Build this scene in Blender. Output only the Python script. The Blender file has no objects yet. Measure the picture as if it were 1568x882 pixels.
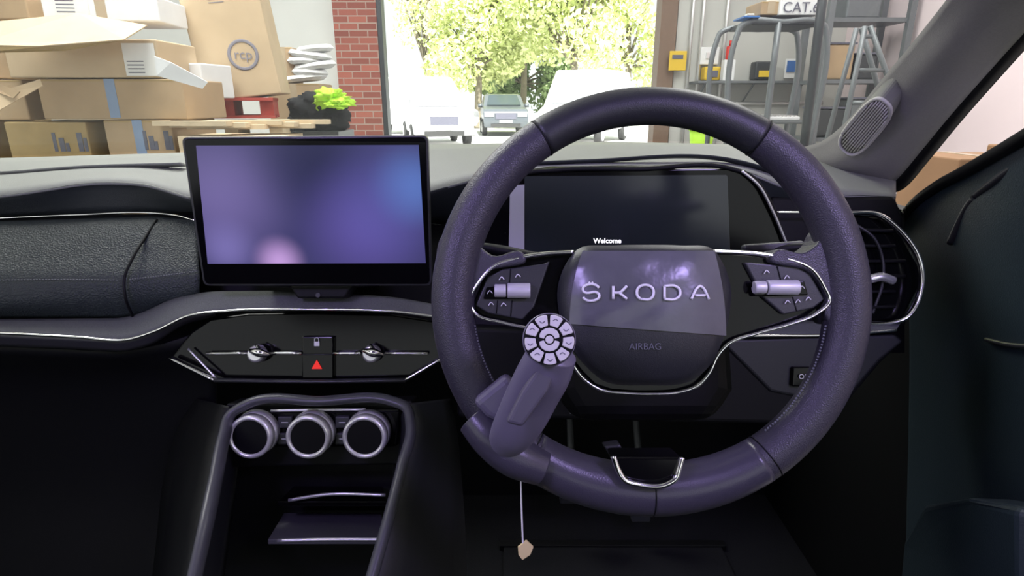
import bpy, bmesh, math, random
import numpy as np
from mathutils import Vector, Matrix, Euler
random.seed(4); np.random.seed(4)
S = bpy.context.scene
S.view_settings.view_transform = 'Standard'

# ---------------------------------------------------------------- camera
F = 900.0; CU, CV = 784.0, 441.0
PITCH = math.radians(17.46)
CAM = Vector((0, 0, 1.3))
ROT = Euler((math.radians(90) - PITCH, 0, 0)).to_matrix()
cd = bpy.data.cameras.new('camera'); cam = bpy.data.objects.new('camera', cd)
S.collection.objects.link(cam); cam.location = CAM
cam.rotation_euler = (math.radians(90) - PITCH, 0, 0)
cd.lens = 36 * F / 1568; cd.sensor_width = 36; cd.clip_start = 0.02; cd.clip_end = 300
S.camera = cam
FWD = ROT @ Vector((0, 0, -1)); UP = ROT @ Vector((0, 1, 0)); RT = Vector((1, 0, 0))

def P(u, v, d):      # image pixel (u, v) placed at a chosen depth d along the camera axis
    return CAM + ROT @ Vector(((u - CU) / F * d, (CV - v) / F * d, -d))
def G(u, v, Y):      # sight line hit with the world plane y=Y
    r = P(u, v, 1) - CAM
    return CAM + r * (Y / r.y)

# ---------------------------------------------------------------- groups
GROUPS = {}
def put(ob, group):
    GROUPS.setdefault(group, []).append(ob); return ob
def finish_groups():
    for g, obs in GROUPS.items():
        name = g.split('#')[0]
        bpy.context.view_layer.update()
        pts = []
        for o in obs:
            for c in o.bound_box: pts.append(o.matrix_world @ Vector(c))
        lo = Vector([min(p[i] for p in pts) for i in range(3)]); hi = Vector([max(p[i] for p in pts) for i in range(3)])
        c = (lo + hi) / 2
        e = bpy.data.objects.new(name, None); e.empty_display_size = .05
        S.collection.objects.link(e); e.location = c
        for o in obs:
            o.parent = e; o.matrix_parent_inverse = Matrix.Translation(-c)

# ---------------------------------------------------------------- materials
def lin(r, g, b):
    f = lambda c: ((c / 255 + .055) / 1.055) ** 2.4 if c > 10 else c / 255 / 12.92
    return (f(r), f(g), f(b), 1)
def mat(name, col, rough=.5, metal=0., bump=0., bscale=400., btype='noise', var=0., vscale=20., coat=0., emit=None, estr=0., spec=.5):
    m = bpy.data.materials.new(name); m.use_nodes = True
    nt = m.node_tree; b = nt.nodes['Principled BSDF']
    b.inputs['Base Color'].default_value = col
    b.inputs['Roughness'].default_value = rough; b.inputs['Metallic'].default_value = metal
    b.inputs['Coat Weight'].default_value = coat; b.inputs['Coat Roughness'].default_value = .08
    b.inputs['Specular IOR Level'].default_value = spec
    tc = nt.nodes.new('ShaderNodeTexCoord')
    if var > 0:
        n = nt.nodes.new('ShaderNodeTexNoise'); n.inputs['Scale'].default_value = vscale; n.inputs['Detail'].default_value = 4
        nt.links.new(tc.outputs['Object'], n.inputs['Vector'])
        mx = nt.nodes.new('ShaderNodeMix'); mx.data_type = 'RGBA'
        mx.inputs[6].default_value = tuple(c * (1 - var) for c in col[:3]) + (1,)
        mx.inputs[7].default_value = tuple(min(1, c * (1 + var)) for c in col[:3]) + (1,)
        nt.links.new(n.outputs['Fac'], mx.inputs[0]); nt.links.new(mx.outputs[2], b.inputs['Base Color'])
    if bump > 0:
        if btype == 'noise':
            t = nt.nodes.new('ShaderNodeTexNoise'); t.inputs['Detail'].default_value = 3; out = t.outputs['Fac']
        else:
            t = nt.nodes.new('ShaderNodeTexVoronoi'); out = t.outputs['Distance']
        t.inputs['Scale'].default_value = bscale
        nt.links.new(tc.outputs['Object'], t.inputs['Vector'])
        bp = nt.nodes.new('ShaderNodeBump'); bp.inputs['Strength'].default_value = bump; bp.inputs['Distance'].default_value = .001
        nt.links.new(out, bp.inputs['Height']); nt.links.new(bp.outputs['Normal'], b.inputs['Normal'])
    if emit:
        b.inputs['Emission Color'].default_value = emit; b.inputs['Emission Strength'].default_value = estr
    return m

M = {}
M['leather'] = mat('leather_wheel', (.042, .040, .052, 1), .38, bump=.3, bscale=900, btype='voronoi')
M['leather_s'] = mat('leather_smooth', (.055, .052, .070, 1), .30, bump=.08, bscale=900, btype='voronoi')
M['airbag'] = mat('airbag_plastic', (.022, .024, .026, 1), .42, bump=.15, bscale=1200, btype='voronoi')
M['pad'] = mat('dash_pad_leather', (.024, .033, .034, 1), .5, bump=.9, bscale=420, btype='voronoi', var=.1, vscale=8)
M['dashtop'] = mat('dash_top_soft', (.23, .24, .22, 1), .6, bump=.3, bscale=900, btype='voronoi', var=.12, vscale=6)
M['dashband'] = mat('dash_band', (.020, .026, .026, 1), .5, bump=.3, bscale=900, btype='voronoi')
M['fabric'] = mat('melange_fabric', (.115, .122, .12, 1), .9, bump=.8, bscale=1500, var=.45, vscale=700)
M['black'] = mat('black_plastic', (.0045, .005, .0055, 1), .55, bump=.1, bscale=900, spec=.22)
M['greyplastic'] = mat('grey_plastic', (.032, .033, .036, 1), .38, bump=.15, bscale=900)
M['piano'] = mat('piano_black', (.003, .003, .0035, 1), .12, var=.05, spec=.22)
M['chrome'] = mat('satin_chrome', (.92, .92, .92, 1), .16, metal=1, var=.02)
M['silver'] = mat('silver_paint', (.78, .78, .77, 1), .28, metal=.75, var=.03)
M['glass_dark'] = mat('cluster_glass', (.022, .028, .029, 1), .15, var=.1, vscale=3)
M['white'] = mat('white_print', (.85, .85, .85, 1), .5, var=.03)
M['red'] = mat('hazard_red', (.8, .02, .01, 1), .4, emit=(1, .03, .02, 1), estr=.5, var=.02)
M['carpet'] = mat('carpet', (.012, .013, .015, 1), 1, bump=1, bscale=300, var=.5, vscale=300, spec=.2)
M['pillar'] = mat('pillar_trim', (.22, .215, .20, 1), .85, bump=.4, bscale=800, var=.1, vscale=400)
M['doorp'] = mat('door_panel_plastic', (.020, .032, .040, 1), .42, bump=.2, bscale=600, btype='voronoi')
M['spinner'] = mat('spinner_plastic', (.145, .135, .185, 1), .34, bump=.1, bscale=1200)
M['buttonw'] = mat('keypad_button', (.66, .66, .62, 1), .4, var=.05)
M['wallw'] = mat('painted_wall', (.78, .79, .76, 1), .8, bump=.3, bscale=40, var=.06, vscale=2)
M['wallg'] = mat('painted_blockwork', (.55, .55, .52, 1), .8, bump=.3, bscale=30, var=.1, vscale=2)
M['card'] = mat('cardboard', (.42, .30, .18, 1), .8, var=.2, vscale=6, bump=.1, bscale=80)
M['card2'] = mat('cardboard_light', (.56, .43, .28, 1), .8, var=.15, vscale=5, bump=.1, bscale=80)
M['card3'] = mat('cardboard_tan', (.38, .27, .12, 1), .8, var=.25, vscale=9, bump=.1, bscale=80)
M['cardd'] = mat('cardboard_brown', (.30, .17, .09, 1), .8, var=.15, vscale=5, bump=.1, bscale=80)
M['tape'] = mat('packing_tape', (.45, .36, .25, 1), .25, var=.05)
M['bluetape'] = mat('blue_tape', (.22, .30, .45, 1), .4, var=.1)
M['label'] = mat('paper_label', (.8, .8, .78, 1), .6, var=.05)
M['sticker'] = mat('screen_edge_sticker', (.42, .43, .44, 1), .6, var=.05)
M['ink'] = mat('printed_ink', (.12, .12, .16, 1), .6, var=.1)
M['redwood'] = mat('red_pallet_wood', (.42, .06, .04, 1), .8, var=.3, vscale=10)
M['wood'] = mat('pallet_wood', (.62, .5, .34, 1), .8, var=.25, vscale=12)
M['foam'] = mat('white_foam', (.78, .79, .80, 1), .7, var=.05)
M['blackcloth'] = mat('black_cloth', (.012, .012, .014, 1), .9, var=.3, bump=.5, bscale=60)
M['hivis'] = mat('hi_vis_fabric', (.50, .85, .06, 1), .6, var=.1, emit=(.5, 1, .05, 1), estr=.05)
M['steel'] = mat('grey_steel', (.16, .175, .185, 1), .4, metal=.3, var=.1)
M['darksteel'] = mat('dark_steel', (.05, .055, .06, 1), .45, metal=.3, var=.1)
M['yellow'] = mat('yellow_plastic', (.75, .50, .03, 1), .5, var=.05)
M['redp'] = mat('red_gloss', (.6, .03, .02, 1), .3, var=.05)
M['bluep'] = mat('blue_sign', (.05, .16, .45, 1), .5, var=.05)
M['tarmac'] = mat('tarmac', (.72, .72, .70, 1), .9, var=.1, vscale=3, bump=.4, bscale=30)
M['concrete'] = mat('concrete_floor', (.35, .35, .34, 1), .7, var=.2, vscale=2)
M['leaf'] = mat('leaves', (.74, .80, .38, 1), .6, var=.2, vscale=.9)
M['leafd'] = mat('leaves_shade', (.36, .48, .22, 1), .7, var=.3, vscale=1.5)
M['bark'] = mat('bark', (.22, .19, .14, 1), .9, var=.3, vscale=5, bump=1, bscale=10)
M['vanwhite'] = mat('white_car_paint', (.93, .93, .94, 1), .3, coat=.5, var=.02)
M['carpaint'] = mat('grey_car_paint', (.10, .115, .13, 1), .3, coat=.5, var=.03)
M['carglass'] = mat('car_glass', (.05, .07, .075, 1), .08, var=.02)
M['vanglass'] = mat('glass_painted_glare', (.55, .58, .62, 1), .1, var=.02)  # pale base colour paints washed-out glare onto the windows
M['tyre'] = mat('tyre_rubber', (.05, .05, .05, 1), .8, var=.1)
M['brownpost'] = mat('brown_paint', (.20, .13, .09, 1), .6, var=.15)
M['headliner'] = mat('headliner_fabric', (.20, .20, .19, 1), .9, var=.05)
M['bonnet'] = mat('car_paint_grey', (.1, .11, .13, 1), .3, coat=.5, var=.02)
M['tagy'] = mat('tag_yellow', (.75, .62, .3, 1), .6, var=.05)
M['film'] = mat('protective_film', (.115, .12, .128, 1), .26, var=.35, vscale=22, bump=.8, bscale=50, spec=.6)
M['thread'] = mat('grey_thread', (.13, .14, .15, 1), .8, var=.1)

def brick_mat():
    m = mat('red_brick', (.4, .1, .06, 1), .85); nt = m.node_tree; b = nt.nodes['Principled BSDF']
    tc = nt.nodes.new('ShaderNodeTexCoord'); sp = nt.nodes.new('ShaderNodeSeparateXYZ'); cb = nt.nodes.new('ShaderNodeCombineXYZ')
    ad = nt.nodes.new('ShaderNodeMath'); ad.operation = 'ADD'
    nt.links.new(tc.outputs['Object'], sp.inputs[0]); nt.links.new(sp.outputs['X'], ad.inputs[0]); nt.links.new(sp.outputs['Y'], ad.inputs[1])
    nt.links.new(ad.outputs[0], cb.inputs['X']); nt.links.new(sp.outputs['Z'], cb.inputs['Y'])
    t = nt.nodes.new('ShaderNodeTexBrick'); nt.links.new(cb.outputs[0], t.inputs['Vector'])
    t.inputs['Scale'].default_value = 1; t.inputs['Brick Width'].default_value = .23; t.inputs['Row Height'].default_value = .08
    t.inputs['Mortar Size'].default_value = .007
    t.inputs['Color1'].default_value = (.44, .14, .10, 1); t.inputs['Color2'].default_value = (.26, .08, .06, 1); t.inputs['Mortar'].default_value = (.42, .31, .26, 1)
    nt.links.new(t.outputs['Color'], b.inputs['Base Color'])
    return m
M['brick'] = brick_mat()

def windscreen_mat():
    """thin laminated glass with a whitish diffuse film added to paint glare haze"""
    m = bpy.data.materials.new('windscreen_glass'); m.use_nodes = True; nt = m.node_tree; nt.nodes.clear()
    o = nt.nodes.new('ShaderNodeOutputMaterial'); t = nt.nodes.new('ShaderNodeBsdfTransparent'); d = nt.nodes.new('ShaderNodeBsdfDiffuse'); g = nt.nodes.new('ShaderNodeBsdfGlossy')
    t.inputs[0].default_value = (.97, 1, .985, 1); d.inputs[0].default_value = (.8, .85, .82, 1); g.inputs['Roughness'].default_value = .05
    n = nt.nodes.new('ShaderNodeTexNoise'); n.inputs['Scale'].default_value = 6; mr = nt.nodes.new('ShaderNodeMapRange'); mr.inputs[3].default_value = .04; mr.inputs[4].default_value = .10
    tc = nt.nodes.new('ShaderNodeTexCoord'); nt.links.new(tc.outputs['Object'], n.inputs['Vector']); nt.links.new(n.outputs['Fac'], mr.inputs[0])
    a = nt.nodes.new('ShaderNodeMixShader'); b = nt.nodes.new('ShaderNodeMixShader'); b.inputs[0].default_value = .05
    nt.links.new(mr.outputs[0], a.inputs[0]); nt.links.new(t.outputs[0], a.inputs[1]); nt.links.new(d.outputs[0], a.inputs[2])
    nt.links.new(a.outputs[0], b.inputs[1]); nt.links.new(g.outputs[0], b.inputs[2]); nt.links.new(b.outputs[0], o.inputs[0])
    return m
M['windscreen'] = windscreen_mat()

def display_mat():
    """screen reflections painted as emission: violet field with blue, pink and dark spots"""
    m = mat('display_painted_reflections', (.01, .01, .02, 1), .2, spec=.3); nt = m.node_tree; b = nt.nodes['Principled BSDF']
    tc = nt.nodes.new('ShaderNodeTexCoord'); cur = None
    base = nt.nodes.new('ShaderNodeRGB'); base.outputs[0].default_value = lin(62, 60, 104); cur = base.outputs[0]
    def reflection_spot(pt, rad, col, k):
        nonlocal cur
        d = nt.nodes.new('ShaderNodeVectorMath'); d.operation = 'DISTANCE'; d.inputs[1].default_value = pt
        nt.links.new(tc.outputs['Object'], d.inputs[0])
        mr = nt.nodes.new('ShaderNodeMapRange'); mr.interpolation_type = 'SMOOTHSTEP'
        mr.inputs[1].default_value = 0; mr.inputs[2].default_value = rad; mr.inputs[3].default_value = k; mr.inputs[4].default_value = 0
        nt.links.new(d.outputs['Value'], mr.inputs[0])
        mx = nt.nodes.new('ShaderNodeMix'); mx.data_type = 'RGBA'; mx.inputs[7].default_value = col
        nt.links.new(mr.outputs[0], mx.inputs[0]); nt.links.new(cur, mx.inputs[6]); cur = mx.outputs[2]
    reflection_spot(P(340, 300, .71), .11, lin(120, 108, 166), .85)
    reflection_spot(P(485, 232, .70), .10, lin(40, 42, 74), .95)
    reflection_spot(P(560, 350, .72), .10, lin(98, 86, 164), .9)
    reflection_spot(P(632, 285, .71), .06, lin(92, 130, 200), .95)
    reflection_spot(P(430, 400, .735), .040, lin(206, 166, 230), .95)
    reflection_spot(P(350, 380, .73), .05, lin(134, 124, 192), .7)
    reflection_spot(P(600, 300, .71), .10, lin(96, 98, 176), .4)
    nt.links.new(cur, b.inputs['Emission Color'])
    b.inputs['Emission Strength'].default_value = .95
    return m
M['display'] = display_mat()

# ---------------------------------------------------------------- mesh helpers
def mkmesh(name, verts, faces, m, group=None, smooth=False):
    me = bpy.data.meshes.new(name); me.from_pydata([tuple(v) for v in verts], [], faces); me.update()
    bm = bmesh.new(); bm.from_mesh(me); bmesh.ops.recalc_face_normals(bm, faces=bm.faces); bm.to_mesh(me); bm.free()
    if m: me.materials.append(m)
    if smooth:
        for p in me.polygons: p.use_smooth = True
    ob = bpy.data.objects.new(name, me); S.collection.objects.link(ob)
    if group: put(ob, group)
    return ob
def bevel(ob, w, seg=2, ang=35):
    b = ob.modifiers.new('bevel', 'BEVEL'); b.width = w; b.segments = seg; b.limit_method = 'ANGLE'; b.angle_limit = math.radians(ang); return ob
def cr(pts, n, closed=False):
    pts = [np.array(p, float) for p in pts]; k = len(pts); out = []
    segs = k if closed else k - 1
    L = [np.linalg.norm(pts[(i + 1) % k] - pts[i]) for i in range(segs)]; T = sum(L)
    for i in range(segs):
        a = pts[(i - 1) % k] if closed or i > 0 else 2 * pts[0] - pts[1]
        b = pts[i]; c = pts[(i + 1) % k]
        d = pts[(i + 2) % k] if closed or i + 2 < k else 2 * pts[-1] - pts[-2]
        s = max(2, int(round(n * L[i] / T)))
        la, lb, lc = max(np.linalg.norm(b - a), 1e-6), max(L[i], 1e-6), max(np.linalg.norm(d - c), 1e-6)
        m1 = ((c - b) / lb * la + (b - a) / la * lb) / (la + lb) * lb
        m2 = ((d - c) / lc * lb + (c - b) / lb * lc) / (lb + lc) * lb
        for j in range(s):
            t = j / s
            out.append((2*t**3-3*t**2+1)*b + (t**3-2*t**2+t)*m1 + (-2*t**3+3*t**2)*c + (t**3-t**2)*m2)
    if not closed: out.append(pts[-1])
    return out
def panel(name, pts, d, thick, m, group, bw=.001, smooth=0, wy=False):
    """plate with outline pts (image pixels), extruded away from the viewer by thick"""
    if smooth: pts = cr(pts, smooth, True)
    df = d if callable(d) else (lambda u, v: d)
    if len(pts[0]) == 3: fr = [P(*p) for p in pts]
    else: fr = [P(p[0], p[1], df(p[0], p[1])) for p in pts]
    nrm = Vector((0, 0, 0)); k = len(fr)
    for i in range(k):
        nrm += fr[i].cross(fr[(i + 1) % k])
    nrm.normalize()
    if nrm.dot(FWD) < 0: nrm = -nrm
    if wy: nrm = Vector((0, 1, 0))
    bk = [p + nrm * thick for p in fr]
    faces = [list(range(k)), list(range(2 * k - 1, k - 1, -1))] + [[i, (i + 1) % k, k + (i + 1) % k, k + i] for i in range(k)]
    ob = mkmesh(name, fr + bk, faces, m, group)
    if bw: bevel(ob, bw, 3)
    return ob
def sweep(name, pts, rad, m, group, n=60, closed=False, sides=10, flat=None, in_pixels=True, raw=False):
    w = [P(*p) for p in pts] if in_pixels else [Vector(p) for p in pts]
    rs = rad if isinstance(rad, (list, tuple)) else [rad] * len(w)
    q = [tuple(w[i]) + (rs[i],) for i in range(len(w))]
    if not raw: q = cr(q, n, closed)
    C = [Vector(p[:3]) for p in q]; R = [p[3] for p in q]; k = len(C)
    V = []
    for i in range(k):
        if closed: t = C[(i + 1) % k] - C[i - 1]
        else: t = C[min(i + 1, k - 1)] - C[max(i - 1, 0)]
        t.normalize()
        ref = FWD if abs(t.dot(FWD)) < .9 else RT
        a = t.cross(ref).normalized(); b = t.cross(a).normalized()
        sa, sb = flat if flat else (1, 1)
        for j in range(sides):
            th = 2 * math.pi * j / sides
            V.append(C[i] + a * math.cos(th) * R[i] * sa + b * math.sin(th) * R[i] * sb)
    Fc = []
    for i in range(k if closed else k - 1):
        for j in range(sides):
            i2 = (i + 1) % k; j2 = (j + 1) % sides
            Fc.append([i * sides + j, i * sides + j2, i2 * sides + j2, i2 * sides + j])
    if not closed:
        Fc.append(list(range(sides))); Fc.append([(k - 1) * sides + j for j in range(sides)])
    return mkmesh(name, V, Fc, m, group, True)
def strip(name, rows, m, group, n=80, sub=4, sm=2, solid=.003, smooth=True):
    R = []
    for r in rows:
        r = np.array(r, float); us = np.linspace(r[0, 0], r[-1, 0], n)
        vs = np.interp(us, r[:, 0], r[:, 1]); ds = np.interp(us, r[:, 0], r[:, 2])
        if sm:
            k = np.ones(2 * sm + 1) / (2 * sm + 1)
            pad = lambda x: np.concatenate([x[0] + (x[1] - x[0]) * np.arange(-sm, 0), x, x[-1] + (x[-1] - x[-2]) * np.arange(1, sm + 1)])
            vs = np.convolve(pad(vs), k, 'valid'); ds = np.convolve(pad(ds), k, 'valid')
        R.append([np.array(P(us[i], vs[i], ds[i])) for i in range(n)])
    return loftw(name, R, m, group, sub, solid, smooth)
def loftw(name, R, m, group, sub=4, solid=.003, smooth=True, curved=True):
    n = len(R[0]); cols = []
    if sub > 1:
        for i in range(n):
            c = [r[i] for r in R]
            if len(c) > 2 and curved:
                o = []
                for s in range(len(c) - 1):
                    a = c[s - 1] if s else 2 * c[0] - c[1]; b = c[s]; e = c[s + 1]; d = c[s + 2] if s + 2 < len(c) else 2 * c[-1] - c[-2]
                    for j in range(sub):
                        t = j / sub
                        o.append(.5 * ((2 * b) + (-a + e) * t + (2*a - 5*b + 4*e - d) * t*t + (-a + 3*b - 3*e + d) * t**3))
                o.append(c[-1])
            else:
                o = []
                for s in range(len(c) - 1):
                    for j in range(sub): o.append(c[s] + (c[s + 1] - c[s]) * j / sub)
                o.append(c[-1])
            cols.append(o)
    else: cols = [[r[i] for r in R] for i in range(n)]
    k = len(cols[0]); V = [p for c in cols for p in c]
    Fc = [[i * k + j, (i + 1) * k + j, (i + 1) * k + j + 1, i * k + j + 1] for i in range(n - 1) for j in range(k - 1)]
    ob = mkmesh(name, V, Fc, m, group, smooth)
    s = ob.data.polygons[len(ob.data.polygons) // 2]
    if s.normal.dot(Vector(s.center) - CAM) > 0: ob.data.flip_normals()
    if solid:
        so = ob.modifiers.new('solid', 'SOLIDIFY'); so.thickness = solid; so.offset = -1
    return ob
def loft(name, rows, m, group, n=40, sub=4, solid=.003):
    R = []
    for r in rows:
        q = [np.array(P(*p)) for p in r]
        o = []
        for t in np.linspace(0, len(q) - 1 - 1e-6, n):
            i = int(t); f = t - i
            a = q[i - 1] if i else 2 * q[0] - q[1]; b = q[i]; e = q[i + 1]; d = q[i + 2] if i + 2 < len(q) else 2 * q[-1] - q[-2]
            o.append(.5 * ((2 * b) + (-a + e) * f + (2*a - 5*b + 4*e - d) * f*f + (-a + 3*b - 3*e + d) * f**3))
        R.append(o)
    return loftw(name, R, m, group, sub, solid)
def box(name, lo, hi, m, group=None, bw=0, rot=0, tilt=0):
    lo = Vector(lo); hi = Vector(hi); c = (lo + hi) / 2; h = (hi - lo) / 2
    V = [Vector((x * h.x, y * h.y, z * h.z)) for x in (-1, 1) for y in (-1, 1) for z in (-1, 1)]
    Fc = [[0, 1, 3, 2], [4, 6, 7, 5], [0, 4, 5, 1], [2, 3, 7, 6], [0, 2, 6, 4], [1, 5, 7, 3]]
    Rm = Matrix.Rotation(rot, 3, 'Z') @ Matrix.Rotation(tilt, 3, 'Y')
    ob = mkmesh(name, [c + Rm @ v for v in V], Fc, m, group)
    if bw: bevel(ob, bw)
    return ob
def cyl(name, c, axis, r, h, m, group, sides=40, r2=None, bw=0):
    axis = Vector(axis).normalized(); c = Vector(c)
    a = axis.cross(Vector((0, 0, 1)) if abs(axis.z) < .9 else RT).normalized(); b = axis.cross(a)
    r2 = r if r2 is None else r2; V = []
    for (cc, rr) in ((c, r), (c + axis * h, r2)):
        for j in range(sides):
            t = 2 * math.pi * j / sides; V.append(cc + (a * math.cos(t) + b * math.sin(t)) * rr)
    Fc = [list(range(sides)), list(range(sides, 2 * sides))] + [[j, (j + 1) % sides, sides + (j + 1) % sides, sides + j] for j in range(sides)]
    ob = mkmesh(name, V, Fc, m, group)
    for p in ob.data.polygons:
        if len(p.vertices) == 4: p.use_smooth = True
    if bw: bevel(ob, bw, 3)
    return ob
def ring(name, c, axis, ro, ri, h, m, group, sides=48):
    axis = Vector(axis).normalized(); c = Vector(c)
    a = axis.cross(Vector((0, 0, 1)) if abs(axis.z) < .9 else RT).normalized(); b = axis.cross(a); V = []
    prof = [(ro, 0), (ro, h * .8), (ro - (ro - ri) * .3, h), (ri + (ro - ri) * .3, h), (ri, h * .8), (ri, 0)]
    for j in range(sides):
        t = 2 * math.pi * j / sides; e = a * math.cos(t) + b * math.sin(t)
        for (r, z) in prof: V.append(c + e * r + axis * z)
    k = len(prof)
    Fc = [[j * k + i, ((j + 1) % sides) * k + i, ((j + 1) % sides) * k + (i + 1) % k, j * k + (i + 1) % k] for j in range(sides) for i in range(k)]
    return mkmesh(name, V, Fc, m, group, True)
def text(name, s, c, size, m, group, space=1., ext=.0005, rot=None, bold=0., sx=1.):
    cu = bpy.data.curves.new(name, 'FONT'); cu.body = s; cu.size = size; cu.align_x = 'CENTER'; cu.align_y = 'CENTER'
    cu.space_character = space; cu.extrude = ext; cu.offset = bold; cu.materials.append(m)
    ob = bpy.data.objects.new(name, cu); S.collection.objects.link(ob)
    ob.rotation_euler = rot if rot else cam.rotation_euler; ob.location = c; ob.scale = (sx, 1, 1)
    return put(ob, group)

# ================================================================ DASHBOARD
D = 'dashboard'
A = [(-200,246,1.15),(0,242,1.15),(300,233,1.15),(660,221,1.12),(950,217,1.12),(1240,224,1.08),(1372,268,1.0)]
B = [(-200,312,.84),(0,301,.84),(60,292,.84),(140,279,.85),(235,282,.85),(290,306,.83),(400,312,.82),(640,300,.82),(700,280,.82),(790,262,.82),(900,257,.82),(1120,255,.82),(1170,272,.82),(1220,296,.82),(1372,302,.84)]
Cc = [(-200,340,.87),(0,334,.87),(230,326,.87),(300,330,.87),(640,340,.87),(730,350,.87),(1200,330,.85),(1385,330,.86)]
strip('top_surface', [A, B], M['dashtop'], D, n=140, sub=6, sm=3)
strip('top_lip', [B, [(p[0], p[1] + 10, p[2] + .006) for p in B], Cc], M['dashband'], D, n=140, sub=3, sm=3)
sweep('top_ridge', [(-200,268,1.0),(0,266,1.0),(140,256,1.0),(280,252,1.0)], .006, M['dashtop'], D, n=60, flat=(.5, 2))
sweep('top_ridge_b', [(790,252,.86),(900,247,.86),(1120,246,.86),(1180,262,.86),(1240,285,.86)], .005, M['dashband'], D, n=60, flat=(.5, 2))
strip('core', [Cc, [(-200,480,.85),(1385,480,.85)], [(-200,540,.83),(1385,540,.84)]], M['black'], D, n=60, sub=3)
strip('passenger_pad', [[(-200,343,.865),(0,338,.865),(230,331,.865),(303,335,.86)],
      [(-200,352,.835),(0,349,.835),(230,343,.835),(305,346,.84)],
      [(-200,400,.80),(0,398,.80),(303,392,.805)], [(-200,432,.785),(0,430,.785),(305,425,.79)],
      [(-200,468,.785),(0,466,.785),(305,452,.795)], [(-200,488,.81),(0,487,.81),(190,487,.81),(310,462,.81)]], M['pad'], D, n=60, sub=5, sm=1)
sweep('pad_chrome_line', [(-200,341,.862),(0,334,.862),(120,329,.862),(230,326,.862),(270,330,.858),(300,338,.85)], .0012, M['chrome'], D)
sweep('pad_seam', [(240,336,.842),(225,360,.822),(205,392,.795),(190,430,.779),(192,455,.779),(203,484,.80)], .0018, M['black'], D)
def stitches(name, pts, m, g, cnt, r=.0008, ln=.55):
    q = cr([tuple(P(*p)) for p in pts], cnt * 4); V = []; Fc = []
    q = [Vector(x) for x in q]
    for i in range(0, len(q) - 3, 4):
        a = q[i]; b = q[i] + (q[i + 3] - q[i]) * ln / .75; t = (b - a).normalized(); s = t.cross(FWD).normalized() * r; n = -FWD * r
        o = len(V); V += [a - s, a + n, a + s, b - s, b + n, b + s]
        Fc += [[o, o+1, o+4, o+3], [o+1, o+2, o+5, o+4], [o, o+2, o+1], [o+3, o+4, o+5], [o, o+3, o+5, o+2]]
    return mkmesh(name, V, Fc, m, g)
stitches('pad_stitching', [(-100,430,.781),(0,429,.781),(100,428,.781),(182,429,.7795)], M['thread'], D, 60)
stitches('pad_stitching_b', [(198,428,.7795),(250,422,.782),(302,415,.786)], M['thread'], D, 26)
Ft = [(-200,489,.805),(0,488,.805),(190,487,.805),(225,476,.80),(262,457,.795),(320,446,.79),(440,445,.785),(600,454,.785),(690,470,.79)]
Fb = [(-200,507,.765),(0,509,.765),(120,515,.765),(195,519,.765),(235,507,.765),(290,482,.763),(350,475,.762),(480,473,.76),(600,476,.76),(690,487,.765)]
strip('fabric_band', [Ft, Fb], M['fabric'], D, n=120, sub=5, sm=2)
sweep('fabric_chrome_line', [(u, v + 1, d - .002) for (u, v, d) in Fb], .0017, M['chrome'], D, n=120)
strip('lower_lip', [[(u, v + 3, d) for (u, v, d) in Fb[:6]] + [(330,480,.765)], [(-200,528,.775),(0,531,.775),(120,536,.775),(190,540,.775),(235,528,.775),(280,498,.78),(330,484,.782)]], M['greyplastic'], D, n=80, sub=3, sm=2)
strip('lower_knee_panel', [[(-200,528,.78),(0,531,.78),(190,540,.78),(260,525,.79),(330,500,.80)], [(-200,600,.84),(330,600,.84)], [(-200,760,.88),(330,760,.88)], [(-200,960,.86),(330,960,.86)]], M['black'], D, n=50, sub=5)
sweep('trim_line_right', [(1190,325,.80),(1260,326,.80),(1350,331,.80)], .0014, M['chrome'], D)
strip('driver_fabric_band', [[(1080,488,.80),(1250,492,.80),(1380,492,.80)], [(1080,513,.775),(1250,513,.775),(1372,505,.775)]], M['fabric'], D, n=30, sm=0)
sweep('driver_chrome_line', [(1080,516,.772),(1180,514,.772),(1280,513,.772),(1372,506,.772)], .0018, M['chrome'], D)
panel('driver_lower_panel', [(700,500),(1180,518),(1372,510),(1387,522),(1350,556),(1290,628),(1200,650),(700,640)], .782, .10, M['black'], D, .006)
M['greyd'] = mat('dark_grey_plastic', (.018, .020, .022, 1), .5, bump=.1, bscale=900)
panel('driver_lower_fascia', [(1100,520),(1370,512),(1384,523),(1348,552),(1288,622),(1180,600)], .778, .01, M['greyd'], D, .004)
panel('diagnostic_switch', [(1215,562),(1244,562),(1244,592),(1213,592)], .77, .01, M['piano'], D, .002)
text('switch_mark', 'OP', P(1230, 577, .768), .009, M['white'], D)
sweep('knee_trim_line', [(872,633,.77),(935,632,.77),(992,633,.77)], .0012, M['greyplastic'], D)
M['mesh'] = mat('speaker_mesh_grey', (.12, .12, .115, 1), .6, var=.1)
for i in range(14):
    t = i / 13
    sweep('speaker_grille_bar_%d' % i, [(664, 238 + 42 * t, 1.04 - .16 * t), (700, 236 + 38 * t, 1.04 - .16 * t), (738 - 14 * t, 235 + 34 * t, 1.04 - .16 * t)], .002, M['mesh'], D, n=8, sides=6)
panel('end_cap', [(1180,300),(1372,300),(1385,335),(1390,500),(1180,500)], .83, .12, M['black'], D, .006)

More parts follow.
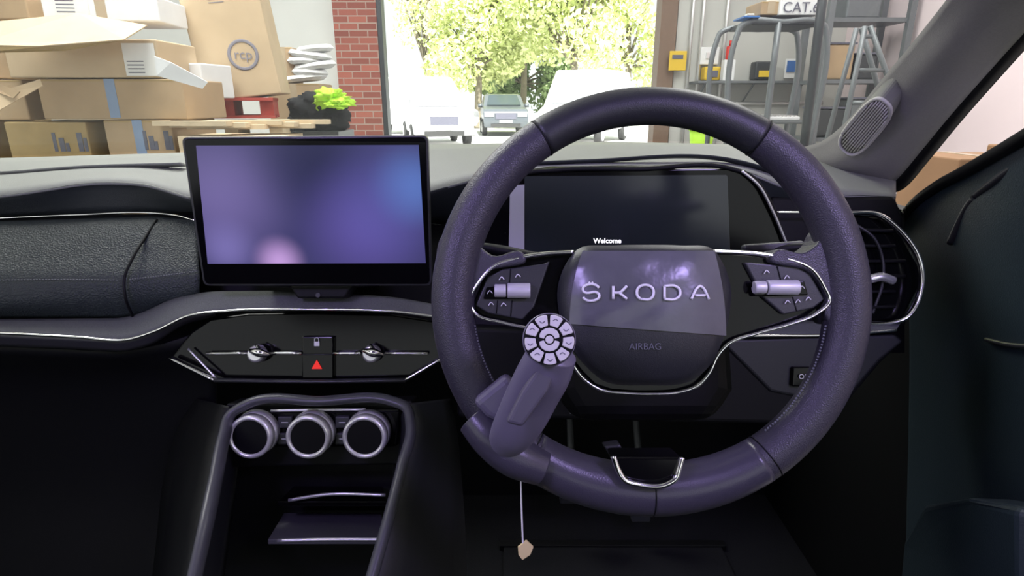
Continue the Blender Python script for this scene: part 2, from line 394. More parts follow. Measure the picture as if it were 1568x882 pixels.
V_ = 'side_air_vent'
panel('vent_housing', [(1290,328),(1345,330),(1378,356),(1410,412),(1408,440),(1382,490),(1340,494),(1290,492)], .80, .06, M['piano'], V_, .004)
ch = [(1296,326,.79),(1345,329,.79),(1376,352,.787),(1410,408,.782),(1411,436,.782),(1384,488,.787),(1362,495,.79),(1300,494,.79)]
sweep('vent_frame', ch, .0034, M['chrome'], V_, n=90, flat=(1, 1.6))
sweep('vent_inner_frame', [(1312,345,.795),(1336,362,.79),(1352,400,.79),(1352,430,.79),(1336,480,.795)], .002, M['greyplastic'], V_)
for i in range(6):
    sweep('vent_slat_%d' % i, [(1300, 352 + 24 * i, .795), (1378 + (8 if i in (2, 3) else -8), 354 + 23 * i, .793)], .0028, M['black'], V_, n=4, sides=6)
sweep('vent_slider', [(1330,428,.785),(1350,424,.782),(1368,430,.783)], .006, M['silver'], V_, n=10)

V2 = 'center_air_vent'
panel('vent_panel', [(262,547),(292,508),(322,488),(380,480),(480,478),(600,481),(672,492),(676,549),(622,583),(330,583)], .79, .05, M['piano'], V2, .003)
sweep('lower_chrome_edge', [(262,548,.78),(330,582,.775)], .0026, M['chrome'], V2, n=8, flat=(1, 2))
sweep('lower_chrome_edge_b', [(330,582,.775),(480,584,.775),(620,582,.775)], .0030, M['greyplastic'], V2, n=8, flat=(1, 2))
sweep('lower_chrome_edge_c', [(620,582,.775),(676,549,.78)], .0026, M['chrome'], V2, n=8, flat=(1, 2))
sweep('side_edge', [(288,534,.782),(330,578,.777)], .0015, M['silver'], V2, n=6)
for (a, b) in ((316, 380), (412, 462), (511, 552), (590, 655)):
    sweep('vent_bar_%d' % a, [(a, 541, .782), (b, 541, .782)], .0022, M['chrome'], V2, n=4)
for u in (397, 571):
    cyl('vent_knob_%d' % u, P(u, 541, .785), -FWD, .0125, .014, M['silver'], V2, bw=.003, r2=.011)
    sweep('vent_knob_wing_%d' % u, [(u - 16, 536, .772), (u, 540, .768), (u + 17, 543, .772)], [.002, .006, .002], M['chrome'], V2, n=12)
    sweep('vent_knob_tab_%d' % u, [(u - 4, 528, .775), (u + 2, 540, .77)], [.002, .005], M['chrome'], V2, n=6)
panel('switch_block', [(462,515),(510,515),(510,580),(462,580)], .782, .02, M['piano'], V2, .002)
sweep('switch_divider', [(463,543,.780),(509,543,.780)], .0007, M['greyplastic'], V2, n=3)
panel('hazard_triangle', [(485,551),(493,565),(477,565)], .7805, .001, M['red'], V2, 0)
panel('lock_icon', [(481,523),(489,523),(489,530),(481,530)], .7805, .0008, M['white'], V2, 0)
sweep('lock_shackle', [(482,523,.7805),(482,519,.7805),(485,517,.7805),(488,519,.7805),(488,523,.7805)], .0006, M['white'], V2, n=14, sides=6)

# ================================================================ INFOTAINMENT
I_ = 'infotainment_screen'
ds = lambda u, v: .69 + (v - 210) / 228 * .05
def rrect(tl, tr, br, bl, r, seg=6):
    c = [np.array(x, float) for x in (tl, tr, br, bl)]; o = []
    for i in range(4):
        p = c[i]; a = c[i - 1]; b = c[(i + 1) % 4]
        p1 = p + (a - p) / np.linalg.norm(a - p) * r; p2 = p + (b - p) / np.linalg.norm(b - p) * r
        for j in range(seg + 1):
            t = j / seg; o.append(tuple((1-t)**2 * p1 + 2*t*(1-t) * p + t*t * p2))
    return o
panel('frame', rrect((277,210),(655,207),(661,438),(311,438), 10), ds, .012, M['greyplastic'], I_, .002)
panel('black_glass', rrect((281,213),(652,210),(658,435),(314,435), 8), lambda u, v: ds(u, v) - .0012, .004, M['piano'], I_, .0005)
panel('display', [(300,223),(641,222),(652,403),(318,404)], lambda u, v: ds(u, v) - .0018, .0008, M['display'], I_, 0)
panel('mount', [(400,300),(560,300),(560,440),(400,440)], .76, .09, M['black'], I_, .004)
panel('lower_sensor_housing', [(443,438),(540,438),(528,457),(455,457)], .755, .03, M['black'], I_, .003)
cyl('sensor_lens', P(487, 452, .7545), -FWD, .003, .0012, M['greyplastic'], I_, 20)

# ================================================================ INSTRUMENT CLUSTER
K = 'instrument_cluster'
dk = lambda u, v: .735 + (v - 260) / 140 * .03
out = [(728,402),(734,352),(766,300),(800,268),(850,261),(980,259),(1118,258),(1150,270),(1176,305),(1202,374),(1200,402)]
panel('housing', out, dk, .09, M['piano'], K, .002)
sweep('hood_rim', [(u, v, dk(u, v) - .003) for (u, v) in out[1:-1]], .003, M['black'], K, n=90)
sweep('hood_side_trim', [(1136,262,.728),(1160,282,.732),(1184,325,.742),(1204,372,.752)], .0018, M['silver'], K, n=40)
panel('display_glass', rrect((803,270),(1114,268),(1118,388),(803,388), 4), lambda u, v: dk(u, v) - .002, .002, M['glass_dark'], K, 0)
panel('side_sticker', [(781,284),(803,283),(803,390),(779,388)], lambda u, v: dk(u, v) - .004, .002, M['sticker'], K, 0)
M['welcome'] = mat('welcome_glow', (.9, .9, .9, 1), .5, emit=(1, 1, 1, 1), estr=1., var=.01)
text('display_message', 'Welcome', P(930, 369, dk(930, 369) - .003), .0090, M['welcome'], K, bold=.00015)

# ================================================================ STEERING WHEEL
W = 'steering_wheel'; DW = .50; WC = (995.5, 461.5)
px = DW / F
def rimpt(a, off=0):
    c, s = math.cos(a), math.sin(a)
    tr = 33 - 5 * max(0, s) ** 2 + 6 * max(0, -s) ** 6
    return (WC[0] + c * (335 - tr), WC[1] - s * (327 - tr)), tr
NR = 160; rp = []; rr = []
for i in range(NR):
    a = 2 * math.pi * i / NR; (u, v), t = rimpt(a); rp.append((u, v, DW)); rr.append(t * px)
rim = sweep('rim', rp, rr, M['leather'], W, closed=True, sides=28, raw=True)
for deg in (57, 123, 231.5, 306, 270):
    a = math.radians(deg); (u, v), t = rimpt(a); c = P(u, v, DW)
    rad = (RT * math.cos(a) + UP * math.sin(a)).normalized()
    R_ = t * px * 1.006
    pts = [tuple(c + rad * math.cos(2*math.pi*j/30) * R_ + FWD * math.sin(2*math.pi*j/30) * R_) for j in range(30)]
    sweep('rim_seam_%d' % int(deg), pts, .0006, M['black'], W, closed=True, sides=6, in_pixels=False, n=60)
sp_, sr_ = [], []
for i in range(49):
    a = math.radians(233 + 71 * i / 48); (u, v), t = rimpt(a); sp_.append((u, v, DW)); sr_.append((t * px) * 1.006)
sweep('rim_lower_sleeve', sp_, sr_, M['leather_s'], W, sides=28, raw=True)
sp_, sr_ = [], []
for i in range(49):
    a = math.radians(57 + 66 * i / 48); (u, v), t = rimpt(a); sp_.append((u, v, DW)); sr_.append((t * px) * 1.006)
sweep('rim_upper_sleeve', sp_, sr_, M['airbag'], W, sides=28, raw=True)
def inner(a, k=.92):
    (u, v), t = rimpt(a); return (u - math.cos(a) * t * k, v + math.sin(a) * t * k, DW - .006)
stitches('rim_stitching', [inner(math.radians(d)) for d in range(-8, -52, -6)], M['thread'], W, 40, r=.0009)
stitches('rim_stitching_b', [inner(math.radians(d)) for d in range(188, 216, 6)], M['thread'], W, 24, r=.0009)
def hubd(u, v):
    x = abs((u - 988) / 150); y = abs((v - 478) / 135)
    return .502 - .032 * max(0, 1 - x ** 2.6 - y ** 2.6) ** .6
panel('spoke_root_left', [(690,350),(724,352),(737,378),(754,391),(800,386),(806,395),(745,418),(722,462),(726,484),(712,500),(690,480)], .494, .03, M['leather'], W, .007, smooth=60)
panel('spoke_root_right', [(1300,350),(1264,352),(1252,374),(1234,386),(1188,384),(1180,394),(1243,418),(1268,456),(1264,482),(1278,500),(1300,480)], .494, .03, M['leather'], W, .007, smooth=60)
back = [(722,470),(745,414),(800,394),(880,384),(990,378),(1092,384),(1178,393),(1240,414),(1268,458),(1250,482),(1180,504),(1115,528),(1100,548),(1086,575),(1062,592),(1035,600),(990,602),(940,600),(910,590),(892,572),(878,555),(866,528),(800,504),(735,484)]
panel('spoke_backing', back, .503, .022, M['piano'], W, .002)
chrome = [(878,386,.497),(830,389,.497),(790,396,.496),(755,408,.495),(736,428,.495),(720,466,.495),(728,480,.495),(770,494,.496),(820,506,.498),(860,525,.499),(874,552,.499),(892,578,.499),(916,595,.499),(960,602,.499),(1000,603,.499),(1040,600,.499),(1068,590,.499),(1086,570,.499),(1098,545,.499),(1114,527,.499),(1160,510,.498),(1210,496,.496),(1250,480,.495),(1270,460,.495),(1262,440,.495),(1242,412,.495),(1210,398,.496),(1170,390,.497),(1090,385,.497)]
sweep('spoke_chrome_trim', chrome, .0014, M['chrome'], W, n=240, flat=(1.25, 1.6))
ol = cr([(884,382),(938,376),(990,375),(1042,376),(1092,382),(1108,405),(1119,440),(1117,480),(1106,522),(1090,556),(1060,582),(990,590),(922,582),(893,556),(870,522),(856,480),(854,440),(866,405)], 90, True)
V = []; Fc = []; NRG = 16
cc = np.array((988., 480.))
for k in range(NRG):
    s = 1 - k / NRG
    for p in ol:
        q = cc + (np.array(p) - cc) * s; V.append(P(q[0], q[1], hubd(q[0], q[1]) - (.0 if k else -.006)))
V.append(P(cc[0], cc[1], hubd(*cc))); n_ = len(ol)
for k in range(NRG - 1):
    for j in range(n_): Fc.append([k*n_+j, k*n_+(j+1)%n_, (k+1)*n_+(j+1)%n_, (k+1)*n_+j])
for j in range(n_): Fc.append([(NRG-1)*n_+j, (NRG-1)*n_+(j+1)%n_, len(V)-1])
mkmesh('airbag_cover', V, Fc, M['airbag'], W, True)
V = []; Fc = []; NU, NV = 34, 20
for j in range(NV + 1):
    t = j / NV
    for i in range(NU + 1):
        s = i / NU
        uu = (872 + 20 * (1 - t) ** 2) * (1 - s) + (1112 - 18 * (1 - t) ** 2) * s
        vv = 384 + t * (496 + 18 * s - 384) 
        V.append(P(uu, vv, hubd(uu, vv) - .0016 - .0006 * math.sin(s * 17 + t * 5) * math.sin(t * 9)))
for j in range(NV):
    for i in range(NU): Fc.append([j*(NU+1)+i, j*(NU+1)+i+1, (j+1)*(NU+1)+i+1, (j+1)*(NU+1)+i])
mkmesh('protective_film', V, Fc, M['film'], W, True)
M['letter'] = mat('letter_silver', (.85, .85, .86, 1), .4, metal=.15, var=.02)
def glyph(nm, strokes, cu, w=22, h=20, cvv=448):
    for i, s in enumerate(strokes):
        pts = []
        for (x, y) in s:
            uu = cu + (x - .5) * w; vv = cvv + (.5 - y) * h; pts.append((uu, vv, hubd(uu, vv) - .0030))
        sweep('%s_%d' % (nm, i), pts, .00115, M['letter'], W, n=30 if len(s) > 2 else 4, sides=8)
glyph('hub_letter_s', [[(1,.86),(.9,1),(.1,1),(0,.9),(0,.62),(.1,.52),(.9,.48),(1,.38),(1,.1),(.9,0),(.1,0),(0,.14)], [(.35,1.28),(.5,1.14),(.65,1.28)]], 905, 24)
glyph('hub_letter_k', [[(.05,0),(.05,1)], [(.05,.5),(.45,.5),(1,1)], [(.45,.5),(1,0)]], 949, 22)
glyph('hub_letter_o', [[(.2,0),(.03,.15),(.03,.85),(.2,1),(.8,1),(.97,.85),(.97,.15),(.8,0),(.2,0)]], 988, 23)
glyph('hub_letter_d', [[(0,0),(0,1)], [(0,1),(.7,1),(1,.75),(1,.25),(.7,0),(0,0)]], 1029, 23)
glyph('hub_letter_a', [[(0,0),(.42,.95),(.5,1),(.58,.95),(1,0)], [(.22,.28),(.78,.28)]], 1072, 27)
text('airbag_mark', 'AIRBAG', P(988, 531, hubd(988, 531) - .0006), .0075, M['thread'], W, ext=.0002)
panel('pod_left', [(728,468),(746,424),(770,412),(832,404),(842,400),(818,470),(800,490),(748,480)], .4985, .006, M['greyplastic'], W, .0015)
panel('pod_left_inset', [(745,440),(800,434),(812,436),(806,458),(740,458)], .4965, .003, M['piano'], W, .001)
panel('pod_right', [(1264,458),(1242,420),(1222,408),(1150,402),(1140,402),(1168,455),(1200,482),(1246,472)], .4985, .006, M['greyplastic'], W, .0015)
panel('pod_right_inset', [(1150,432),(1232,430),(1238,452),(1156,454)], .4965, .003, M['piano'], W, .001)
M['rollerm'] = mat('roller_satin', (.62, .62, .63, 1), .4, metal=.3, var=.03)
for (a, b, v, nm) in ((757, 812, 446, 'left'), (1154, 1222, 441, 'right')):
    cyl('roller_' + nm, P(a + 20, v - 1, .494), P(b, v - 1, .494) - P(a + 20, v - 1, .494), .0064, (b - a - 20) * .494 / F, M['rollerm'], W, 32, bw=.001)
    cyl('roller_cap_' + nm, P(a, v - 1, .494), RT, .0055, 18 * .494 / F, M['rollerm'], W, 32, bw=.001)
for i, (u, v) in enumerate(((768,427),(793,423),(752,466),(771,467),(750,448),(1174,417),(1205,425),(1206,463),(1222,462),(1238,458),(1228,441))):
    sweep('switch_icon_%d' % i, [(u - 4, v + 2, .4965), (u, v - 3, .4965), (u + 4, v + 1, .4965)], .0004, M['white'], W, n=6, sides=5)
for i, q in enumerate((((782,412),(780,433)), ((762,460),(760,480)), ((784,460),(782,484)), ((1190,408),(1196,430)), ((1214,455),(1220,476)))):
    sweep('switch_gap_%d' % i, [(q[0][0], q[0][1], .4982), (q[1][0], q[1][1], .4982)], .0005, M['black'], W, n=3, sides=5)
panel('lower_insert', [(938,700),(1044,700),(1036,736),(1020,742),(965,742),(950,735)], .478, .03, M['piano'], W, .002)
sweep('lower_insert_trim', [(939,698,.477),(946,718,.477),(958,736,.475),(975,741,.475),(1020,741,.475),(1034,732,.476),(1040,715,.477),(1044,700,.478)], .0023, M['chrome'], W, n=60, flat=(1.1, 1.4))
panel('column_boss', [(900,420),(1080,420),(1090,540),(1050,590),(930,590),(890,540)], .52, .14, M['black'], W, .01)
panel('column_shroud', [(860,450),(1120,450),(1130,600),(1100,650),(880,650),(850,600)], .62, .16, M['black'], W, .02)
panel('shroud_lever', [(925,684),(950,680),(955,694),(935,700)], .60, .02, M['greyplastic'], W, .002)
T1 = 'column_stalk'
sweep('lever', [(880,402,.60),(820,393,.595),(770,385,.59),(735,378,.585)], [.006, .006, .0075, .006], M['black'], T1, flat=(.8, 1.3))
panel('lever_tip', [(728,372),(764,376),(778,388),(738,390)], .583, .01, M['greyplastic'], T1, .003)
T2 = 'column_stalk#2'
sweep('lever', [(1100,402,.60),(1150,390,.595),(1200,381,.59),(1240,378,.585)], [.006, .006, .0075, .006], M['black'], T2, flat=(.8, 1.3))
panel('lever_tip', [(1140,374),(1232,368),(1238,376),(1200,386),(1140,384)], .583, .012, M['greyplastic'], T2, .003)

# ================================================================ SPINNER KEYPAD
N_ = 'steering_knob_keypad'
HC = P(841, 520, .405)
ax = (-FWD + UP * .10 - RT * .02).normalized()
hx = ax.cross(UP).normalized() * -1; hy = hx.cross(ax).normalized() * -1
if hx.x < 0: hx = -hx
if hy.z < 0: hy = -hy
rr_ = .0186
cyl('head', HC - ax * .022, ax, rr_ * .9, .022, M['spinner'], N_, 56, r2=rr_, bw=.0015)
cyl('keypad_face', HC, ax, rr_ * .95, .0012, M['black'], N_, 56)
def petal(name, r0, r1, a0, a1, m, seg=8, h=.0022, bw=.0009):
    ptsl = [(r0, a0 + (a1 - a0) * i / seg) for i in range(seg + 1)] + [(r1, a1 - (a1 - a0) * i / seg) for i in range(seg + 1)]
    out_ = []
    xy = [(r * math.cos(a), r * math.sin(a)) for r, a in ptsl]
    c = np.mean(np.array(xy), 0)
    rad_ = max(np.linalg.norm(np.array(p) - c) for p in xy)
    for p in xy:
        d = np.array(p) - c; l = np.linalg.norm(d); q = c + d * (1 - .16 * (l / rad_) ** 4); out_.append(q)
    fr = [HC + ax * (.0012 + h) + hx * q[0] + hy * q[1] for q in out_]
    bk = [p - ax * h for p in fr]; k = len(fr)
    o = mkmesh(name, fr + bk, [list(range(k)), list(range(2*k-1, k-1, -1))] + [[i, (i+1) % k, k+(i+1) % k, k+i] for i in range(k)], m, N_)
    bevel(o, bw, 3, 50)
for i in range(9):
    a = 2 * math.pi * i / 9 + .2
    petal('key_%d' % i, rr_ * .50, rr_ * .93, a + .03, a + 2 * math.pi / 9 - .03, M['buttonw'])
    am = a + math.pi / 9; c = HC + ax * .0036 + (hx * math.cos(am) + hy * math.sin(am)) * rr_ * .72
    sweep('key_mark_%d' % i, [c - hx * .0018, c + hy * .0012 * (1 if i % 2 else -1), c + hx * .0018], .0003, M['ink'], N_, in_pixels=False, n=6, sides=5)
for i in range(2):
    petal('key_inner_%d' % i, rr_ * .20, rr_ * .44, math.pi * i + .12, math.pi * (i + 1) - .12, M['buttonw'], bw=.0005)
cyl('key_center', HC + ax * .001, ax, rr_ * .15, .0026, M['buttonw'], N_, 24, bw=.0005)
sweep('arm', [(846,540,.424),(836,565,.432),(818,600,.444),(798,640,.456),(781,668,.466),(766,688,.478)], [.0165, .0182, .0184, .0178, .0155, .0105], M['spinner'], N_, sides=28, flat=(1.08, .8))
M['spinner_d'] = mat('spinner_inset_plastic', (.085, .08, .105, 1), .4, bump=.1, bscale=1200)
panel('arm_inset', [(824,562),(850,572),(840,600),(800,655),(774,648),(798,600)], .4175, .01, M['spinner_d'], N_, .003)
panel('clamp_wing', [(722,616),(776,572),(796,600),(768,650),(745,640)], .470, .02, M['spinner'], N_, .006)
sweep('clamp_band', [(728,640,.492),(752,668,.486),(785,696,.484),(830,716,.488)], [.016, .0175, .0175, .015], M['leather_s'], N_, sides=24)
sweep('clamp_hook', [(775,690,.470),(770,700,.49),(800,700,.52),(830,680,.53)], .007, M['spinner'], N_, sides=14)
C_ = 'cable_with_tag'
sweep('cable', [(797,712,.52),(798,750,.52),(799,790,.52),(801,838,.52)], .0008, M['label'], C_, sides=6)
panel('tag', [(793,838),(806,828),(817,838),(812,850),(800,858),(794,850)], .519, .003, M['tagy'], C_, .0005)

# ================================================================ CENTRE CONSOLE
Q = 'center_console'
fl = [(292,910,.56),(312,820,.60),(330,735,.655),(344,665,.70),(354,634,.715),(378,619,.72),(490,614,.72),(600,614,.72),(622,624,.715),(629,650,.70),(616,712,.655),(596,790,.61),(562,910,.56)]
M['rail'] = mat('console_rail', (.06, .062, .068, 1), .36, bump=.1, bscale=900)
sweep('frame_rail', fl, [.0062]*4 + [.006]*5 + [.0062]*4, M['rail'], Q, n=160, sides=18, flat=(1, 1.5))
panel('fascia', [(346,618),(632,614),(622,712),(338,716)], .748, .04, M['black'], Q, .003)
loft('side_wall_left', [fl[:5], [(340,910,.72),(352,820,.76),(362,735,.78),(366,680,.77),(366,640,.76)]], M['greyd'], Q)
loft('side_wall_right', [fl[8:], [(610,640,.76),(606,680,.77),(600,735,.78),(592,820,.76),(580,910,.72)]], M['greyd'], Q)
panel('back_wall', [(340,700),(625,700),(610,920),(320,920)], .80, .02, M['black'], Q)
M['greyt'] = mat('tray_grey', (.075, .077, .08, 1), .4, var=.1)
loft('outer_skirt_right', [[(622,618,.725),(636,650,.71),(622,712,.665),(602,790,.62),(568,910,.57)], [(690,610,.80),(700,660,.80),(706,720,.80),(712,800,.80),(716,910,.80)]], M['greyd'], Q)
loft('outer_skirt_left', [[(350,622,.725),(337,665,.71),(322,735,.665),(304,820,.61),(284,910,.57)], [(300,610,.84),(270,660,.84),(250,735,.84),(240,820,.84),(230,910,.84)]], M['black'], Q)
def shelf(nm, u0, u1, v0, v1, d0, d1, m):
    panel(nm, [(u0, v1, d1), (u1, v1, d1), (u1 - 6, v0, d0), (u0 + 25, v0, d0)], None, .006, m, Q, .001)
shelf('upper_shelf', 425, 592, 744, 768, .79, .735, M['piano'])
shelf('lower_tray', 410, 590, 785, 826, .78, .70, M['greyt'])
sweep('upper_shelf_chrome', [(442,766,.735),(500,757,.735),(590,758,.735)], .0022, M['silver'], Q, n=20)
sweep('lower_tray_chrome', [(425,828,.70),(500,826,.70),(585,826,.70)], .0022, M['silver'], Q, n=20)
H = 'climate_control_panel'
panel('strip', [(362,630),(612,627),(608,684),(368,686)], .738, .01, M['piano'], H, .003)
sweep('strip_chrome', [(415,629,.736),(480,628,.736),(560,627,.736)], .0018, M['silver'], H, n=10)
M['knobface'] = mat('knob_face_black', (.005, .005, .006, 1), .35, var=.05, spec=.25)
M['knobmetal'] = mat('knob_brushed_metal', (.85, .85, .82, 1), .3, metal=.6, var=.03)
for i, u in enumerate((395, 481, 565)):
    ax2 = (Vector((0, -1, 0)) + Vector((0, 0, .22))).normalized()
    c = P(u, 660, .735)
    cyl('knob_base_%d' % i, c, ax2, .0280, .013, M['knobmetal'], H, 56, r2=.0268)
    ring('knob_ring_%d' % i, c + ax2 * .013, ax2, .0268, .0208, .012, M['knobmetal'], H, 64)
    cyl('knob_face_%d' % i, c + ax2 * .013, ax2, .0210, .0098, M['knobface'], H, 56)
for i, u in enumerate((436, 524)):
    for j, v in enumerate((647, 672)):
        panel('button_%d_%d' % (i, j), [(u-11,v-9),(u+11,v-9),(u+11,v+9),(u-11,v+9)], .733, .008, M['greyplastic'], H, .0015)
        sweep('button_mark_%d_%d' % (i, j), [(u-5,v,.7325),(u+5,v,.7325)], .0005, M['white'], H, n=3, sides=5)

# ================================================================ A PILLAR / DOOR / SHELL
AP = 'windscreen_pillar'
left = [(1228,226,1.04),(1262,214,.98),(1300,182,.92),(1345,128,.83),(1400,62,.73),(1455,-8,.63),(1530,-110,.52)]
midl = [(1262,262,1.0),(1300,250,.94),(1345,208,.87),(1400,146,.78),(1455,84,.69),(1520,10,.60),(1610,-90,.49)]
right = [(1345,288,.99),(1372,276,.95),(1410,232,.88),(1458,174,.79),(1520,104,.70),(1590,28,.60),(1690,-70,.50)]
loft('pillar_trim', [left, midl, right], M['pillar'], AP, n=50, sub=6, solid=.006)
loft('pillar_seal', [[(u + 2, v + 2, d) for u, v, d in right], [(u + 16, v + 10, d + .01) for u, v, d in right]], M['black'], AP, n=40, sub=2, solid=.01)
gc = np.array((1325., 194.)); ang = math.radians(-50)
def gpt(x, y, off=0):
    u = gc[0] + x * math.cos(ang) - y * math.sin(ang); v = gc[1] + x * math.sin(ang) + y * math.cos(ang)
    return (u, v, .850 - x * .0013 - off)
olg = []
for i in range(40):
    t = 2 * math.pi * i / 40; c, s = math.cos(t), math.sin(t)
    olg.append((48 * math.copysign(abs(c) ** .6, c), 21 * math.copysign(abs(s) ** .7, s)))
M['grille'] = mat('speaker_grille', (.48, .47, .44, 1), .6, var=.05)
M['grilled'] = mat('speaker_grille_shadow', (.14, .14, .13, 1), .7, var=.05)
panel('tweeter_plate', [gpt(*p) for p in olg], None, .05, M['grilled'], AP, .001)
sweep('tweeter_rim', [gpt(x * 1.02, y * 1.02, .001) for x, y in olg], .0026, M['grille'], AP, closed=True, n=80, sides=8)
for i in range(-5, 6):
    y = i * 3.7; w = 46 * (1 - abs(y / 22) ** 2.4) ** .5
    sweep('tweeter_rib_%d' % (i + 5), [gpt(-w, y, .003), gpt(0, y, .003), gpt(w, y, .003)], .0013, M['grille'], AP, n=6, sides=6)
DR = 'car_door'
sill = [(1378,345,1.0),(1400,318,.95),(1436,290,.87),(1480,266,.78),(1568,215,.64),(1720,120,.50)]
loft('upper_panel', [sill, [(u + 14, v + 30, d * .99) for u, v, d in sill], [(1392,470,.99),(1425,470,.93),(1470,470,.85),(1520,470,.76),(1620,480,.64),(1800,500,.5)],
     [(1392,600,1.0),(1425,610,.94),(1470,620,.86),(1520,640,.77),(1640,680,.65),(1850,760,.5)],
     [(1385,930,1.02),(1420,930,.95),(1465,930,.87),(1510,930,.78),(1640,930,.66),(1850,960,.5)]], M['doorp'], DR, n=60, sub=8, solid=.02)
sweep('window_seal', [(u - 2, v - 4, d) for u, v, d in sill], .008, M['black'], DR, n=60)
sweep('inner_contour', [(1455,372,.86),(1480,320,.81),(1530,272,.71),(1600,225,.63)], .005, M['greyplastic'], DR, n=40)
sweep('contour_lower', [(1510,520,.77),(1540,527,.73),(1600,532,.66)], .003, M['greyplastic'], DR, n=20)
panel('armrest', [(1450,830,.86),(1485,775,.80),(1560,765,.70),(1660,780,.62),(1660,930,.62),(1440,930,.86)], None, .06, M['doorp'], DR, .01)
box('rear_part', (.60, -1.7, .28), (.66, .30, 1.02), M['doorp'], DR, .01)
SH = 'car_body_shell'
box('kick_panel', (.69, .72, .25), (.72, 1.42, 1.12), M['black'], SH)
box('roof_headliner', (-1.25, -1.9, 1.66), (.62, .42, 1.69), M['headliner'], SH)
box('floor_pan', (-1.25, -1.9, .25), (.75, 1.42, .28), M['carpet'], SH)
box('footwell_bulkhead', (-1.25, 1.36, .28), (.75, 1.40, 1.02), M['black'], SH)
box('passenger_door', (-1.28, -1.9, .28), (-1.22, 1.42, 1.05), M['doorp'], SH)
box('rear_bench', (-1.2, -1.3, .28), (.58, -.9, 1.05), M['carpet'], SH, .04)
box('rear_quarter', (-1.25, -1.95, .28), (.66, -1.88, 1.25), M['doorp'], SH)
base_ = [np.array(P(u, v - 3, d + .02)) for u, v, d in A]
hd_ = [np.array((x, .42 + .03 * (1 - ((x + .3) / .95) ** 2), 1.655)) for x in np.linspace(-1.2, .56, len(A))]
loftw('glass', [base_, hd_], M['windscreen'], 'windscreen', 6, 0)
FM = 'floor_mat'
box('mat', (-.02, .55, .281), (.5, 1.15, .293), M['carpet'], FM, .004)
box('mat_edge', (-.03, 1.15, .281), (.51, 1.17, .296), M['black'], FM, .002)
for i, (x, w) in enumerate(((.14, .06), (.30, .045))):
    g = 'foot_pedal' + ('#2' if i else '')
    box('pad', (x - w/2, 1.14, .42 - i*.05), (x + w/2, 1.16, .50), M['darksteel'], g, .004)
    sweep('arm', [(x, 1.17, .47), (x, 1.25, .55), (x, 1.36, .75)], .008, M['darksteel'], g, in_pixels=False)
BN = 'car_bonnet'
R = []
for y, z in ((1.42, 1.05), (1.6, 1.04), (1.9, 1.0), (2.15, .9), (2.2, .6)):
    R.append([np.array((x, y - abs(x + .15) ** 2 * .02, z - abs(x + .15) ** 3 * .1)) for x in np.linspace(-1.05, .75, 20)])
loftw('panel', R, M['bonnet'], BN, 4, .01)

# ================================================================ GARAGE
YW = 8.0
xl = G(584, 100, YW).x; xr = G(1006, 100, YW).x; xb = G(520, 100, YW).x
box('floor', (-7, -5, -.1), (4.2, YW, 0), M['concrete'])
box('wall_front_left', (-7, YW, 0), (xb, YW + .3, 4), M['wallw'])
box('wall_front_right', (xr + .22, YW, 0), (4.2, YW + .3, 4), M['wallg'])
box('wall_front_lintel', (-7, YW, 3.6), (4.2, YW + .3, 4.2), M['wallw'])
box('trim_brick_pier', (xb, YW - .12, 0), (xl, YW + .35, 3.6), M['brick'])
box('trim_door_post', (xr, YW - .05, 0), (xr + .2, YW + .25, 3.6), M['brownpost'])
box('trim_door_guide', (xl, YW - .1, 0), (xl + .06, YW + .1, 3.6), M['darksteel'])
box('wall_left', (-7.2, -5, 0), (-7, YW, 4), M['wallw'])
M['wallpink'] = mat('painted_wall_warm', (.80, .68, .70, 1), .8, var=.05, vscale=2)
box('wall_right', (4.2, -5, 0), (4.4, YW, 4), M['wallpink'])
box('ceiling', (-7.2, -5, 4.2), (4.4, YW + .3, 4.3), M['wallw'])
CN = 'wall_conduit'
for i, u in enumerate((1056, 1072, 1108)):
    x = G(u, 60, YW).x; cyl('pipe_%d' % i, (x, YW - .05, .6), (0, 0, 1), .022, 3.4, M['silver'], CN, 12)
x0 = G(1040, 60, YW).x
cyl('pipe_run', (x0, YW - .06, 1.3), (1, 0, 0), .02, 1.9, M['silver'], CN, 12)
def gplate(name, u0, v0, u1, v1, Y, th, m, g, bw=.006):
    a = G(u0, v0, Y); b = G(u1, v1, Y); return box(name, (a.x, Y, min(a.z, b.z)), (b.x, Y + th, max(a.z, b.z)), m, g, bw)
g = 'wall_sign'; gplate('board', 1026, 78, 1050, 108, 7.85, .02, M['yellow'], g); gplate('text_bar', 1030, 84, 1046, 90, 7.84, .01, M['ink'], g, 0)
g = 'wall_socket'; gplate('plate', 1074, 72, 1100, 99, 7.9, .09, M['foam'], g, .01); gplate('switch', 1082, 80, 1092, 90, 7.88, .03, M['silver'], g, .004)
g = 'battery_charger'; gplate('case', 1080, 102, 1103, 123, 7.8, .18, M['yellow'], g, .02); gplate('front', 1084, 108, 1099, 118, 7.78, .03, M['ink'], g, .004)
g = 'battery_charger#2'; gplate('case', 1158, 94, 1186, 122, 7.8, .18, M['darksteel'], g, .02); gplate('front', 1163, 108, 1182, 118, 7.78, .03, M['yellow'], g, .004)
g = 'wall_sign#2'; gplate('board', 1204, 90, 1226, 120, 7.9, .02, M['label'], g); gplate('blue_panel', 1207, 93, 1223, 110, 7.88, .02, M['bluep'], g, 0)
g = 'spray_bottle'
a = G(1116, 92, 7.7); a.z = G(1066, 124, 7.7).z
hh = G(1116, 92, 7.7).z - a.z
box('stand', (a.x - .07, 7.64, a.z), (a.x + .07, 7.76, a.z + hh), M['foam'], g, .01)
a = a + Vector((0, 0, hh)); cyl('body', a, (0, 0, 1), .045, .16, M['redp'], g, 20, bw=.02); cyl('neck', a + Vector((0, 0, .16)), (0, 0, 1), .015, .06, M['redp'], g, 12)
